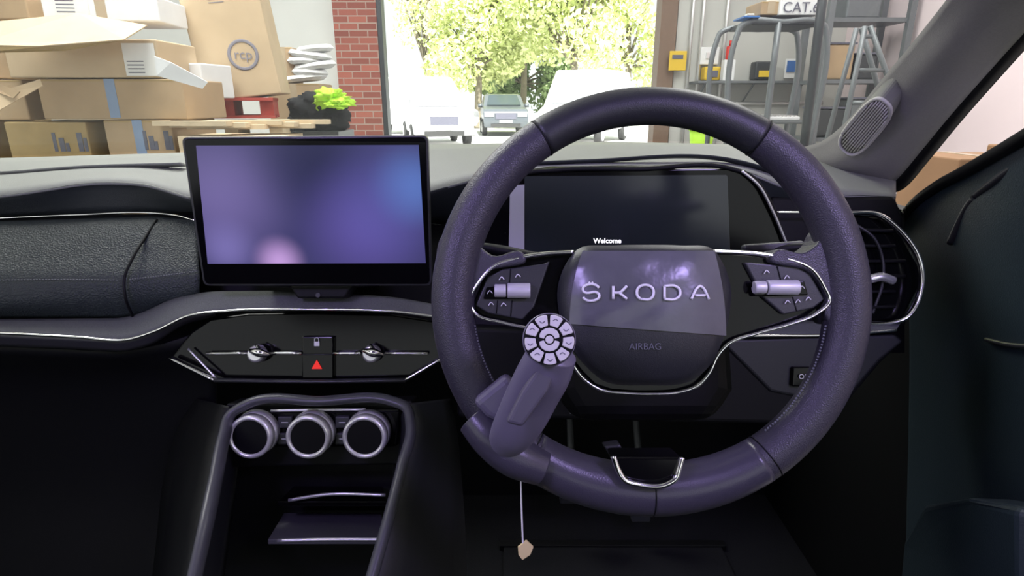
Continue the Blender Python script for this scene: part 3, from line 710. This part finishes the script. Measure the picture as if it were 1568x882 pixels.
g = 'wall_shelf'; a = G(1066, 124, 7.7); b = G(1240, 124, 7.7)
box('board', (a.x, 7.6, a.z - .03), (b.x, 8.0, a.z), M['steel'], g, .004)
for x in (a.x + .1, (a.x + b.x)/2, b.x - .1): sweep('bracket_%d' % int(x*100), [(x, 7.98, a.z - .25), (x, 7.65, a.z - .03)], .012, M['steel'], g, in_pixels=False, n=3)
g = 'tool_trolley'; YT = 5.2
tl = G(1150, 34, YT); tr_ = G(1262, 34, YT); tz = tl.z
for k, y in enumerate((YT, YT + .5)):
    x1, x2 = tl.x - .10, tr_.x + .03
    sweep('frame_%d' % k, [(x1, y, 0), (x1, y, tz*.5), (x1, y, tz - .09), (x1 + .02, y, tz - .03), (x1 + .08, y, tz), ((x1+x2)/2, y, tz), (x2 - .08, y, tz), (x2 - .02, y, tz - .03), (x2, y, tz - .09), (x2, y, tz*.5), (x2, y, 0)], .024, M['steel'], g, in_pixels=False, n=90)
q_ = G(1192, 38, YT); sweep('inner_post', [(q_.x, YT, tz), (q_.x, YT, 0)], .026, M['steel'], g, in_pixels=False, n=6)
box('top_tray', (tl.x, YT - .02, tz - .02), (tr_.x, YT + .52, tz + .02), M['darksteel'], g, .01)
zb = G(1190, 190, YT).z
box('mid_tray', (tl.x - .1, YT, zb), (tr_.x + .02, YT + .5, zb + .03), M['steel'], g, .01)
box('low_tray', (tl.x - .1, YT, .3), (tr_.x + .02, YT + .5, .33), M['steel'], g, .01)
for k in range(4): cyl('caster_%d' % k, ((tl.x - .10, tr_.x + .03)[k % 2] - .02, YT + (k // 2) * .5, .05), (1, 0, 0), .05, .04, M['tyre'], g, 16)
g = 'computer_keyboard'
c0 = G(1156, 200, YT - .1)
box('base', (c0.x, YT + .02, zb + .032), (c0.x + .42, YT + .3, zb + .06), M['foam'], g, .005)
for r in range(5):
    for c in range(12): box('key_%d_%d' % (r, c), (c0.x + .015 + c * .033, YT + .035 + r * .05, zb + .06), (c0.x + .04 + c * .033, YT + .075 + r * .05, zb + .072), M['silver'], g)
M['logo'] = mat('faded_print', (.24, .23, .27, 1), .7, var=.1)
def cbox(u0, v0, u1, v1, Y, dep, m, rot=0, z0=None, tape=True, label=None, tapem=None, logo=None, tilt=0, marks=False):
    nm = 'cardboard_box'; cnt = sum(1 for k in GROUPS if k.split('#')[0] == nm); g = nm + ('#%d' % cnt if cnt else '')
    a = G(u0, v0, Y); b = G(u1, v1, Y); zl = b.z if z0 is None else z0; zh = a.z
    w = (b.x - a.x); cx = (a.x + b.x) / 2; cy = Y + dep / 2; cz = (zl + zh) / 2; h = zh - zl
    Rm = Matrix.Rotation(rot, 3, 'Z') @ Matrix.Rotation(tilt, 3, 'Y'); c = Vector((cx, cy, cz))
    def lb(name, lo, hi, mm, bw=0):
        lo = Vector(lo); hi = Vector(hi); cc_ = (lo + hi) / 2; hh = (hi - lo) / 2
        V = [c + Rm @ (cc_ + Vector((x*hh.x, y*hh.y, z*hh.z))) for x in (-1,1) for y in (-1,1) for z in (-1,1)]
        o = mkmesh(name, V, [[0,1,3,2],[4,6,7,5],[0,4,5,1],[2,3,7,6],[0,2,6,4],[1,5,7,3]], mm, g)
        if bw: bevel(o, bw)
        return o
    lb('carton', (-w/2, -dep/2, -h/2), (w/2, dep/2, h/2), m, .008)
    if tape:
        t = .03
        lb('tape_top', (-w/2 + .01, -t, h/2), (w/2 - .01, t, h/2 + .002), tapem or M['tape'])
        lb('tape_front', (-t, -dep/2 - .002, -h/2 + .01), (t, -dep/2, h/2), tapem or M['tape'])
        lb('seam', (-w/2 + .005, -dep/2 - .0015, h*.5 - .012), (w/2 - .005, -dep/2, h*.5 - .004), M['card3'])
    if marks:
        for k in range(5):
            x0_ = w * (.06 + .075 * k + (.08 if k > 2 else 0)) ; lb('carton_mark_%d' % k, (x0_, -dep/2 - .003, h/2 - .17), (x0_ + .02 + .01*(k % 2), -dep/2 - .001, h/2 - .06 - .03*(k % 3)), M['ink'])
    if label:
        lb('label', (w*label[0]-w/2, -dep/2 - .003, h*label[1]-h/2), (w*label[2]-w/2, -dep/2 - .001, h*label[3]-h/2), M['label'])
        for k in range(4): lb('label_print_%d' % k, (w*label[0]-w/2 + .015, -dep/2 - .004, h*label[1]-h/2 + .015 + k*.02), (w*(label[0]*.4+label[2]*.6)-w/2, -dep/2 - .003, h*label[1]-h/2 + .021 + k*.02), M['ink'])
    if logo:
        rad = logo[2]; lc = c + Rm @ Vector((w*logo[0]-w/2, -dep/2 - .002, h*logo[1]-h/2)); axn = Rm @ Vector((0, -1, 0))
        ring('printed_logo_ring', lc, axn, rad, rad * .8, .002, M['logo'], g)
        text('printed_logo', 'rcp', lc + axn * .003, rad * .9, M['logo'], g, rot=(math.radians(90), 0, rot), ext=.0005)
        for k in range(3): lb('print_line_%d' % k, (-w*.15, -dep/2 - .003, h*.26 - k*.02), (w*.12 - k*.02, -dep/2 - .001, h*.265 - k*.02), M['logo'])
    return g
cbox(-140, 186, -4, 300, 3.7, .6, M['card3'], .0, z0=0)
cbox(4, 187, 150, 300, 3.6, .55, M['card3'], .03, z0=0, tape=False, marks=True)
cbox(158, 184, 284, 300, 3.6, .5, M['card'], -.04, z0=0, tapem=M['bluetape'], marks=True)
cbox(-120, 122, 46, 184, 3.65, .5, M['card'], .0)
cbox(54, 121, 288, 183, 3.6, .5, M['card'], .0, tapem=M['bluetape'])
cbox(-120, 58, -4, 120, 3.7, .5, M['card2'], -.03)
cbox(2, 60, 246, 119, 3.6, .45, M['card2'], .02, label=(.77, .05, .98, .9), tape=False)
cbox(60, -8, 236, 32, 3.8, .4, M['foam'], .1, tape=True, label=(.1, .2, .4, .8))
cbox(-100, -30, 56, 30, 3.8, .4, M['card'], -.1)
def sheet(nm, pts, m, g, th=.006):
    k = len(pts); o = mkmesh(nm, [G(*p) for p in pts], [list(range(k))], m, g); s_ = o.modifiers.new('s', 'SOLIDIFY'); s_.thickness = th; return o
sheet('sheet', [(-40,38,3.4),(120,22,3.6),(226,40,3.6),(190,62,3.4),(60,72,3.3),(-40,70,3.3)], M['card2'], 'cardboard_sheet')
sheet('fold', [(-40,70,3.3),(60,72,3.3),(190,62,3.4),(100,78,3.35),(-40,82,3.3)], M['card3'], 'cardboard_sheet')
sheet('sheet', [(-30,150,3.3),(62,122,3.4),(66,132,3.4),(-30,186,3.25)], M['card2'], 'cardboard_sheet#2')
sheet('sheet', [(-30,118,3.4),(30,140,3.3),(20,150,3.3),(-30,132,3.35)], M['card'], 'cardboard_sheet#3')
cbox(262, -60, 405, 150, 4.3, .5, M['card2'], .22, tape=False, logo=(.62, .32, .10), tilt=-.12)
cbox(250, 97, 325, 150, 3.95, .3, M['foam'], -.2, tape=False)
sheet('sheet', [(236,86,3.45),(262,96,3.45),(318,126,3.5),(310,136,3.5),(240,116,3.45)], M['foam'], 'packing_paper')
def pallet(g, c, w, dp, m, rot=0, n=6):
    c = Vector(c); Rm = Matrix.Rotation(rot, 3, 'Z')
    def lb(nm, lo, hi):
        lo = Vector(lo); hi = Vector(hi); cc_ = (lo+hi)/2; hh = (hi-lo)/2
        mkmesh(nm, [c + Rm @ (cc_ + Vector((x*hh.x, y*hh.y, z*hh.z))) for x in (-1,1) for y in (-1,1) for z in (-1,1)], [[0,1,3,2],[4,6,7,5],[0,4,5,1],[2,3,7,6],[0,2,6,4],[1,5,7,3]], m, g)
    for i in range(n): y = -dp/2 + dp*i/(n-1); lb('slat_%d' % i, (-w/2, y-.045, .1), (w/2, y+.045, .12)); lb('under_%d' % i, (-w/2, y-.045, -.02), (w/2, y+.045, 0)) if i % 2 == 0 else None
    for x in (-w/2+.05, 0, w/2-.05): lb('bearer_%d' % int(x*100), (x-.045, -dp/2, 0), (x+.045, dp/2, .1))
a = G(352, 176, 4.5); pallet('wooden_pallet', a + Vector((0, .05, 0)), .62, .5, M['redwood'], .3)
for k in range(7): pallet('wooden_pallet#%d' % (k+2), (a.x + .02*(k%2), a.y + .1, a.z - .16 - .142*k), .7, .5, M['wood'], .25 + .03*(k % 3))
g = 'timber_offcuts'
for k in range(7):
    u = 310 + k * 20; q = G(u, 188 + 3*(k % 3), 3.7); box('plank_%d' % k, (q.x - .2, 3.5 + .05*k, q.z - .012), (q.x + .25, 3.58 + .05*k, q.z + .015), M['wood'], g, 0, rot=-.1 + .07*(k % 4))
box('trestle', (G(298,200,3.7).x, 3.5, 0), (G(450,200,3.7).x, 3.85, G(300,206,3.7).z), M['wood'], g)
cbox(408, 128, 492, 165, 5.6, .4, M['card'], .0, z0=0)
cbox(412, 72, 450, 127, 5.7, .3, M['card'], .1)
g = 'foam_tray_stack'
for k in range(6):
    q = G(462 + (k % 3)*7, 124 - 9*k, 5.6); w = .2 - .03*(k % 2); V = []; Fc = []
    tl_ = (.1, -.06, .14, .0, -.12, .1)[k]
    for i in range(13):
        th = 2*math.pi*i/12
        for r_, zz in ((1, .025), (.82, 0)): V.append((q.x + w*r_*math.cos(th), 5.72 + .14*r_*math.sin(th), q.z + zz + tl_*w*r_*math.cos(th)))
    V.append((q.x, 5.72, q.z - .005))
    for i in range(12): Fc += [[2*i, 2*i+1, 2*i+3, 2*i+2], [2*i+1, 26, 2*i+3]]
    o = mkmesh('tray_%d' % k, V, Fc, M['foam'], g, False); s_ = o.modifiers.new('s', 'SOLIDIFY'); s_.thickness = .04
def blob(name, c, r, m, g, amp=.25, seed=0):
    bm = bmesh.new(); bmesh.ops.create_icosphere(bm, subdivisions=4, radius=1)
    from mathutils import noise
    for v in bm.verts:
        k = 1 + amp * noise.noise(v.co * 1.8 + Vector((seed, 0, 0))) + amp*.5*noise.noise(v.co * 5 + Vector((0, seed, 0)))
        v.co = Vector((v.co.x*r[0]*k, v.co.y*r[1]*k, v.co.z*r[2]*k)) + Vector(c)
    me = bpy.data.meshes.new(name); bm.to_mesh(me); bm.free(); me.materials.append(m)
    for p in me.polygons: p.use_smooth = True
    o = bpy.data.objects.new(name, me); S.collection.objects.link(o); put(o, g); return o
g = 'jacket_pile'
for k, (u, v, rx, rz) in enumerate(((478,165,.17,.12),(500,180,.17,.12),(474,190,.16,.12),(508,168,.12,.14))):
    blob('jacket_%d' % k, G(u, v, 5.2 + .05*k), (rx, .15, rz), M['blackcloth'], g, .5, k*3)
blob('hi_vis_vest', G(508, 150, 5.1), (.12, .12, .07), M['hivis'], g, .9, 9)
blob('hi_vis_vest_b', G(516, 160, 5.05), (.08, .1, .03), M['hivis'], g, .9, 12)
box('bench', (G(458,200,5.2).x, 5.0, 0), (G(528,200,5.2).x, 5.5, G(500,200,5.2).z), M['darksteel'], g)
cbox(1165, 2, 1194, 23, YT + .05, .3, M['card'], .05)
q = cbox(1197, -10, 1256, 23, YT + .02, .3, M['foam'], .0, tape=False)
text('print', 'CAT.6', G(1227, 12, YT + .012), .11, M['ink'], q, rot=(math.radians(90), 0, 0), ext=.001)
g = 'clipboard'; a = G(1140, 24, YT - .05); b = G(1164, 28, YT - .05); box('board', (a.x, YT - .05, tz + .028), (b.x, YT + .2, tz + .042), M['bluep'], g, .003); box('clip', (a.x + .02, YT - .05, tz + .042), (a.x + .08, YT, tz + .057), M['silver'], g, .003)
g = 'step_ladder'; YL = 4.4
for k, (ua, ub) in enumerate(((1325,1290),(1332,1392))):
    for dy in (0, .35):
        p = G(ua, 40, YL); q2 = G(ub, 210, YL); dr = (q2 - p); dr = dr / abs(dr.z); e = p + dr * p.z
        sweep('rail_%d_%d' % (k, int(dy*10)), [(p.x, YL + dy*.3, p.z), (e.x, YL + dy, 0)], .018, M['steel'], g, in_pixels=False, n=4)
for k in range(8):
    z = .2 + k*.22
    pl = G(1325, 40, YL); e1 = G(1290, 210, YL); e2 = G(1392, 210, YL); p2 = G(1332, 40, YL)
    xa = pl.x + (e1.x - pl.x) * (pl.z - z) / (pl.z - e1.z); xb2 = p2.x + (e2.x - p2.x) * (p2.z - z) / (p2.z - e2.z)
    sweep('rung_%d' % k, [(xa, YL, z), (xb2, YL, z)], .014, M['steel'], g, in_pixels=False, n=3)
g = 'black_post'; a = G(1258, 0, 4.9); b = G(1248, 130, 4.9); sweep('pole', [(a.x, 4.9, 2.4), (b.x + .0, 4.9, 0)], .035, M['darksteel'], g, in_pixels=False, n=4); cyl('foot', (b.x, 4.9, 0), (0, 0, 1), .12, .03, M['darksteel'], g)
g = 'steel_shelving'; YS = 6.6
a = G(1275, 0, YS); bx = min(G(1410, 0, YS).x, 4.1)
for x in (a.x, bx):
    for y in (YS, YS + .5): box('post_%d_%d' % (int(x*10), int(y*10)), (x - .03, y - .03, 0), (x + .03, y + .03, 2.7), M['steel'], g)
for z in (.3, .9, 1.5, 2.1): box('shelf_%d' % int(z*10), (a.x, YS, z), (bx, YS + .5, z + .04), M['steel'], g)
for k, (x, z, w, h) in enumerate(((a.x+.06, .941, .33, .3), (a.x+.42, .941, .2, .4), (a.x + .06, 1.541, .3, .35), (a.x+.4, 1.541, .22, .25), (a.x+.2, 2.141, .36, .3))):
    w = min(w, bx - .05 - x)
    box('tub_%d' % k, (x, YS + .08, z), (x + w, YS + .42, z + h), (M['darksteel'], M['steel'], M['card'])[k % 3], g, .02); box('lid_%d' % k, (x - .01, YS + .07, z + h), (x + w + .01, YS + .43, z + h + .02), M['ink'], g, .005)
g = 'green_bucket'; a = G(1074, 212, 6.5); cyl('tub', (a.x, 6.5, a.z - .2), (0, 0, 1), .1, .28, M['hivis'], g, 24, r2=.13); ring('rim', (a.x, 6.5, a.z + .08), (0, 0, 1), .14, .12, .02, M['hivis'], g); box('stand', (a.x - .2, 6.35, 0), (a.x + .25, 6.75, a.z - .2), M['darksteel'], g, .01)
def rbox(x0, y0, z0, x1, y1, z1, m):
    cnt = sum(1 for k in GROUPS if k.split('#')[0] == 'cardboard_box'); g = 'cardboard_box#%d' % cnt
    box('carton', (x0, y0, z0), (x1, y1, z1), m, g, .008); box('tape_front', ((x0+x1)/2 - .03, y0 - .003, z0 + .01), ((x0+x1)/2 + .03, y0, z1), M['tape'], g); box('tape_top', ((x0+x1)/2 - .03, y0, z1), ((x0+x1)/2 + .03, y1, z1 + .003), M['tape'], g)
    box('lid_edge', (x0 + .005, y0 - .004, z1 - .05), (x1 - .005, y0 - .001, z1 - .042), M['ink'], g)
rbox(2.02, 2.7, .55, 2.42, 3.1, 1.06, M['cardd']); rbox(2.44, 2.6, .55, 2.95, 3.1, 1.10, M['cardd']); rbox(2.0, 2.7, 0, 2.43, 3.2, .55, M['card3']); rbox(2.44, 2.6, 0, 3.0, 3.2, .55, M['card3'])

# ================================================================ OUTSIDE
box('ground_outside', (-40, YW + .0, -.12), (40, 70, -.01), M['tarmac'])
def vehicle(g, loc, rot, W_, prof, tumble, paint, wins, wheels, wr=.34, glass='carglass'):
    loc = Vector(loc); Rm = Matrix.Rotation(rot, 3, 'Z')
    T = lambda p: loc + Rm @ Vector(p)
    zmax = max(p[1] for p in prof); zb_ = 1.0 if zmax < 1.8 else 1.2
    hw = lambda z: W_/2 - max(0, z - zb_) / (zmax - zb_) * tumble - (.06 if z < .45 else 0)
    k = len(prof); V = [T((-hw(z), y, z)) for y, z in prof] + [T((hw(z), y, z)) for y, z in prof]
    o = mkmesh('body', V, [list(range(k)), list(range(k, 2*k))] + [[i, (i+1) % k, k+(i+1) % k, k+i] for i in range(k)], paint, g); bevel(o, .06, 3, 25)
    for nm, q in wins:
        for sx in (-1, 1):
            o = mkmesh(nm, [T((sx*(hw(z) + .012), y, z)) for y, z in q], [list(range(len(q)))], M[glass], g)
    for i, y in enumerate(wheels):
        for sx in (-1, 1):
            ctr = T((sx*(W_/2 - .2), y, wr)); axw = Rm @ Vector((sx, 0, 0))
            cyl('wheel_%d_%d' % (i, sx), ctr, axw, wr, .22, M['tyre'], g, 28, bw=.03); cyl('hubcap_%d_%d' % (i, sx), ctr + axw*.2, axw, wr*.62, .03, M['silver'], g, 20)
    return T, hw
suv = [(-2.2,.35),(-2.28,.55),(-2.25,.95),(-2.1,1.08),(-1.15,1.18),(-.35,1.62),(.2,1.68),(1.5,1.64),(2.0,1.2),(2.2,1.0),(2.2,.4)]
def Rm_(r): return Matrix.Rotation(r, 3, 'Z')
def mk_suv(g, loc, rot, paint, glass='carglass'):
    T, hw = vehicle(g, loc, rot, 1.85, suv, .17, paint, [('side_window', [(-.95,1.16),(-.3,1.55),(1.35,1.57),(1.75,1.18)])], (-1.35, 1.35), glass=glass)
    o = mkmesh('windscreen', [T((-.72,-1.16,1.22)),T((.72,-1.16,1.22)),T((.6,-.44,1.64)),T((-.6,-.44,1.64))], [[0,1,2,3]], M[glass], g)
    def fb(nm, x0, z0, x1, z1, y, m): 
        V = [T((x0,y,z0)),T((x1,y,z0)),T((x1,y,z1)),T((x0,y,z1)),T((x0,y+.06,z0)),T((x1,y+.06,z0)),T((x1,y+.06,z1)),T((x0,y+.06,z1))]
        mkmesh(nm, V, [[0,1,2,3],[4,5,6,7],[0,1,5,4],[1,2,6,5],[2,3,7,6],[3,0,4,7]], m, g)
    fb('grille', -.42, .68, .42, .92, -2.3, M['ink']); fb('headlight_l', -.86, .78, -.48, .95, -2.29, M['foam']); fb('headlight_r', .48, .78, .86, .95, -2.29, M['foam'])
    fb('lower_grille', -.6, .36, .6, .5, -2.3, M['tyre']); fb('number_plate', -.26, .53, .26, .64, -2.32, M['label'])
    for sx in (-1, 1): cyl('mirror_%d' % sx, T((sx*.9, -.9, 1.2)), Rm_(rot) @ Vector((sx, 0, 0)), .08, .18, paint, g, 16)
van = [(-2.5,.4),(-2.6,.6),(-2.55,1.0),(-1.8,1.25),(-1.2,2.0),(-.9,2.35),(2.4,2.4),(2.6,2.2),(2.62,.4)]
def mk_van(g, loc, rot):
    T, hw = vehicle(g, loc, rot, 2.0, van, .12, M['vanwhite'], [('cab_window', [(-1.6,1.28),(-1.1,1.85),(-.5,1.85),(-.5,1.28)])], (-1.7, 1.6), glass='vanglass')
    o = mkmesh('windscreen', [T((-.8,-1.83,1.3)),T((.8,-1.83,1.3)),T((.72,-1.24,1.98)),T((-.72,-1.24,1.98))], [[0,1,2,3]], M['vanglass'], g)
    for sx in (-1, 1):
        V = [T((sx*.5,2.64,1.4)),T((sx*.5+.3*sx,2.64,1.4)),T((sx*.5+.3*sx,2.64,1.9)),T((sx*.5,2.64,1.9))]; mkmesh('rear_window_%d' % sx, V, [[0,1,2,3]], M['vanglass'], g)
        V = [T((sx*.95,-2.62,.8)),T((sx*.6,-2.62,.8)),T((sx*.6,-2.6,1.0)),T((sx*.92,-2.58,1.0))]; mkmesh('headlight_%d' % sx, V, [[0,1,2,3]], M['silver'], g)
mk_suv('parked_suv', (G(768,205,25).x, 27, 0), 0.08, M['carpaint'])
mk_van('delivery_van', (G(655,200,25.5).x - .3, 26.6, 0), .75)
mk_van('panel_van', (G(896,205,22).x, 21.5, 0), -.4)
mk_suv('parked_white_car', (G(664,205,20).x, 20.4, 0), .25, M['vanwhite'], 'vanglass')  # white car, drawn with the SUV body
def tree(g, x, y, h, r, nl, m, size=.16, low=.3, seed=0):
    rng = np.random.RandomState(seed)
    sweep('trunk', [(x, y, 0), (x + .1, y, h*.35), (x - .1, y, h*.7)], [.2, .16, .08], M['bark'], g, in_pixels=False, sides=10)
    bl = []
    for k in range(16):
        a = rng.rand() * 6.28; rr2 = r * rng.rand() ** .5 * .8
        bl.append((x + rr2*math.cos(a), y + rr2*math.sin(a)*.7, h*low + (h*(1-low))*rng.rand(), r*(.28 + .2*rng.rand())))
        sweep('branch_%d' % k, [(x, y, h*.35), ((x+bl[-1][0])/2, (y+bl[-1][1])/2, (h*.4+bl[-1][2])/2), bl[-1][:3]], [.08, .05, .02], M['bark'], g, in_pixels=False, sides=6, n=8)
    V = np.zeros((nl*4, 3)); 
    for i in range(nl):
        b = bl[rng.randint(len(bl))]; d = rng.randn(3); d /= np.linalg.norm(d); c = np.array(b[:3]) + d * b[3] * (rng.rand() ** .35)
        e1 = rng.randn(3); e1 /= np.linalg.norm(e1); e2 = np.cross(e1, rng.randn(3)); e2 /= np.linalg.norm(e2); s = size * (.6 + .8*rng.rand())
        V[4*i] = c - e1*s; V[4*i+1] = c + e2*s*.5; V[4*i+2] = c + e1*s; V[4*i+3] = c - e2*s*.5
    me = bpy.data.meshes.new('foliage'); me.from_pydata(V.tolist(), [], [[4*i, 4*i+1, 4*i+2, 4*i+3] for i in range(nl)]); me.materials.append(m)
    o = bpy.data.objects.new('foliage', me); S.collection.objects.link(o); put(o, g)
tree('leafy_tree', G(728,100,32).x, 33, 8.5, 3.2, 7500, M['leaf'], .17, .36, 1)
tree('leafy_tree#2', G(880,100,29).x, 30, 8.5, 3.4, 7500, M['leaf'], .17, .38, 2)
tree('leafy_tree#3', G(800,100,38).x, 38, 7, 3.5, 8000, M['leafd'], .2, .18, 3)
tree('leafy_tree#4', G(965,100,34).x, 35, 9, 2.8, 5000, M['leaf'], .17, .3, 4)
tree('leafy_tree#5', G(800,60,36).x, 35.5, 9, 3.4, 6500, M['leaf'], .17, .48, 5)
tree('leafy_tree#6', G(650,60,38).x, 38, 10, 2.8, 3500, M['leaf'], .17, .5, 6)

finish_groups()
# ================================================================ LIGHT
w = bpy.data.worlds.new('world'); S.world = w; w.use_nodes = True
bg = w.node_tree.nodes['Background']; bg.inputs[0].default_value = (.96, 1, .99, 1); bg.inputs[1].default_value = 1.3
def light(name, kind, loc, rot, energy, col, size=1, sy=None):
    l = bpy.data.lights.new(name, kind); l.energy = energy; l.color = col
    if kind == 'AREA':
        l.size = size
        if sy: l.shape = 'RECTANGLE'; l.size_y = sy
    o = bpy.data.objects.new(name, l); S.collection.objects.link(o); o.location = loc; o.rotation_euler = rot; return o
s = light('sun', 'SUN', (0, 0, 20), (math.radians(42), 0, math.radians(15)), 13, (1, .98, .93)); s.data.angle = .02
light('ceiling_strip_light', 'AREA', (-2.2, 3.6, 4.1), (0, 0, 0), 280, (1, .99, .96), 1.6, 4)
light('ceiling_strip_light.001', 'AREA', (2.2, 4.2, 4.1), (0, 0, 0), 170, (1, .98, .95), 1.4, 4)
WCEN = P(995, 560, .5)
def aim(o): o.rotation_euler = (WCEN - o.location).to_track_quat('-Z', 'Y').to_euler()
aim(light('added_violet_lamp', 'AREA', (-.45, .02, 1.62), (0, 0, 0), 4.2, (.52, .40, 1), .22, .16))  # unseen violet lamp, added to tint the wheel
aim(light('added_violet_lamp.001', 'AREA', (.50, -.02, 1.60), (0, 0, 0), 3.4, (.54, .42, 1), .14, .14))  # second added lamp for the violet tint, no real fitting
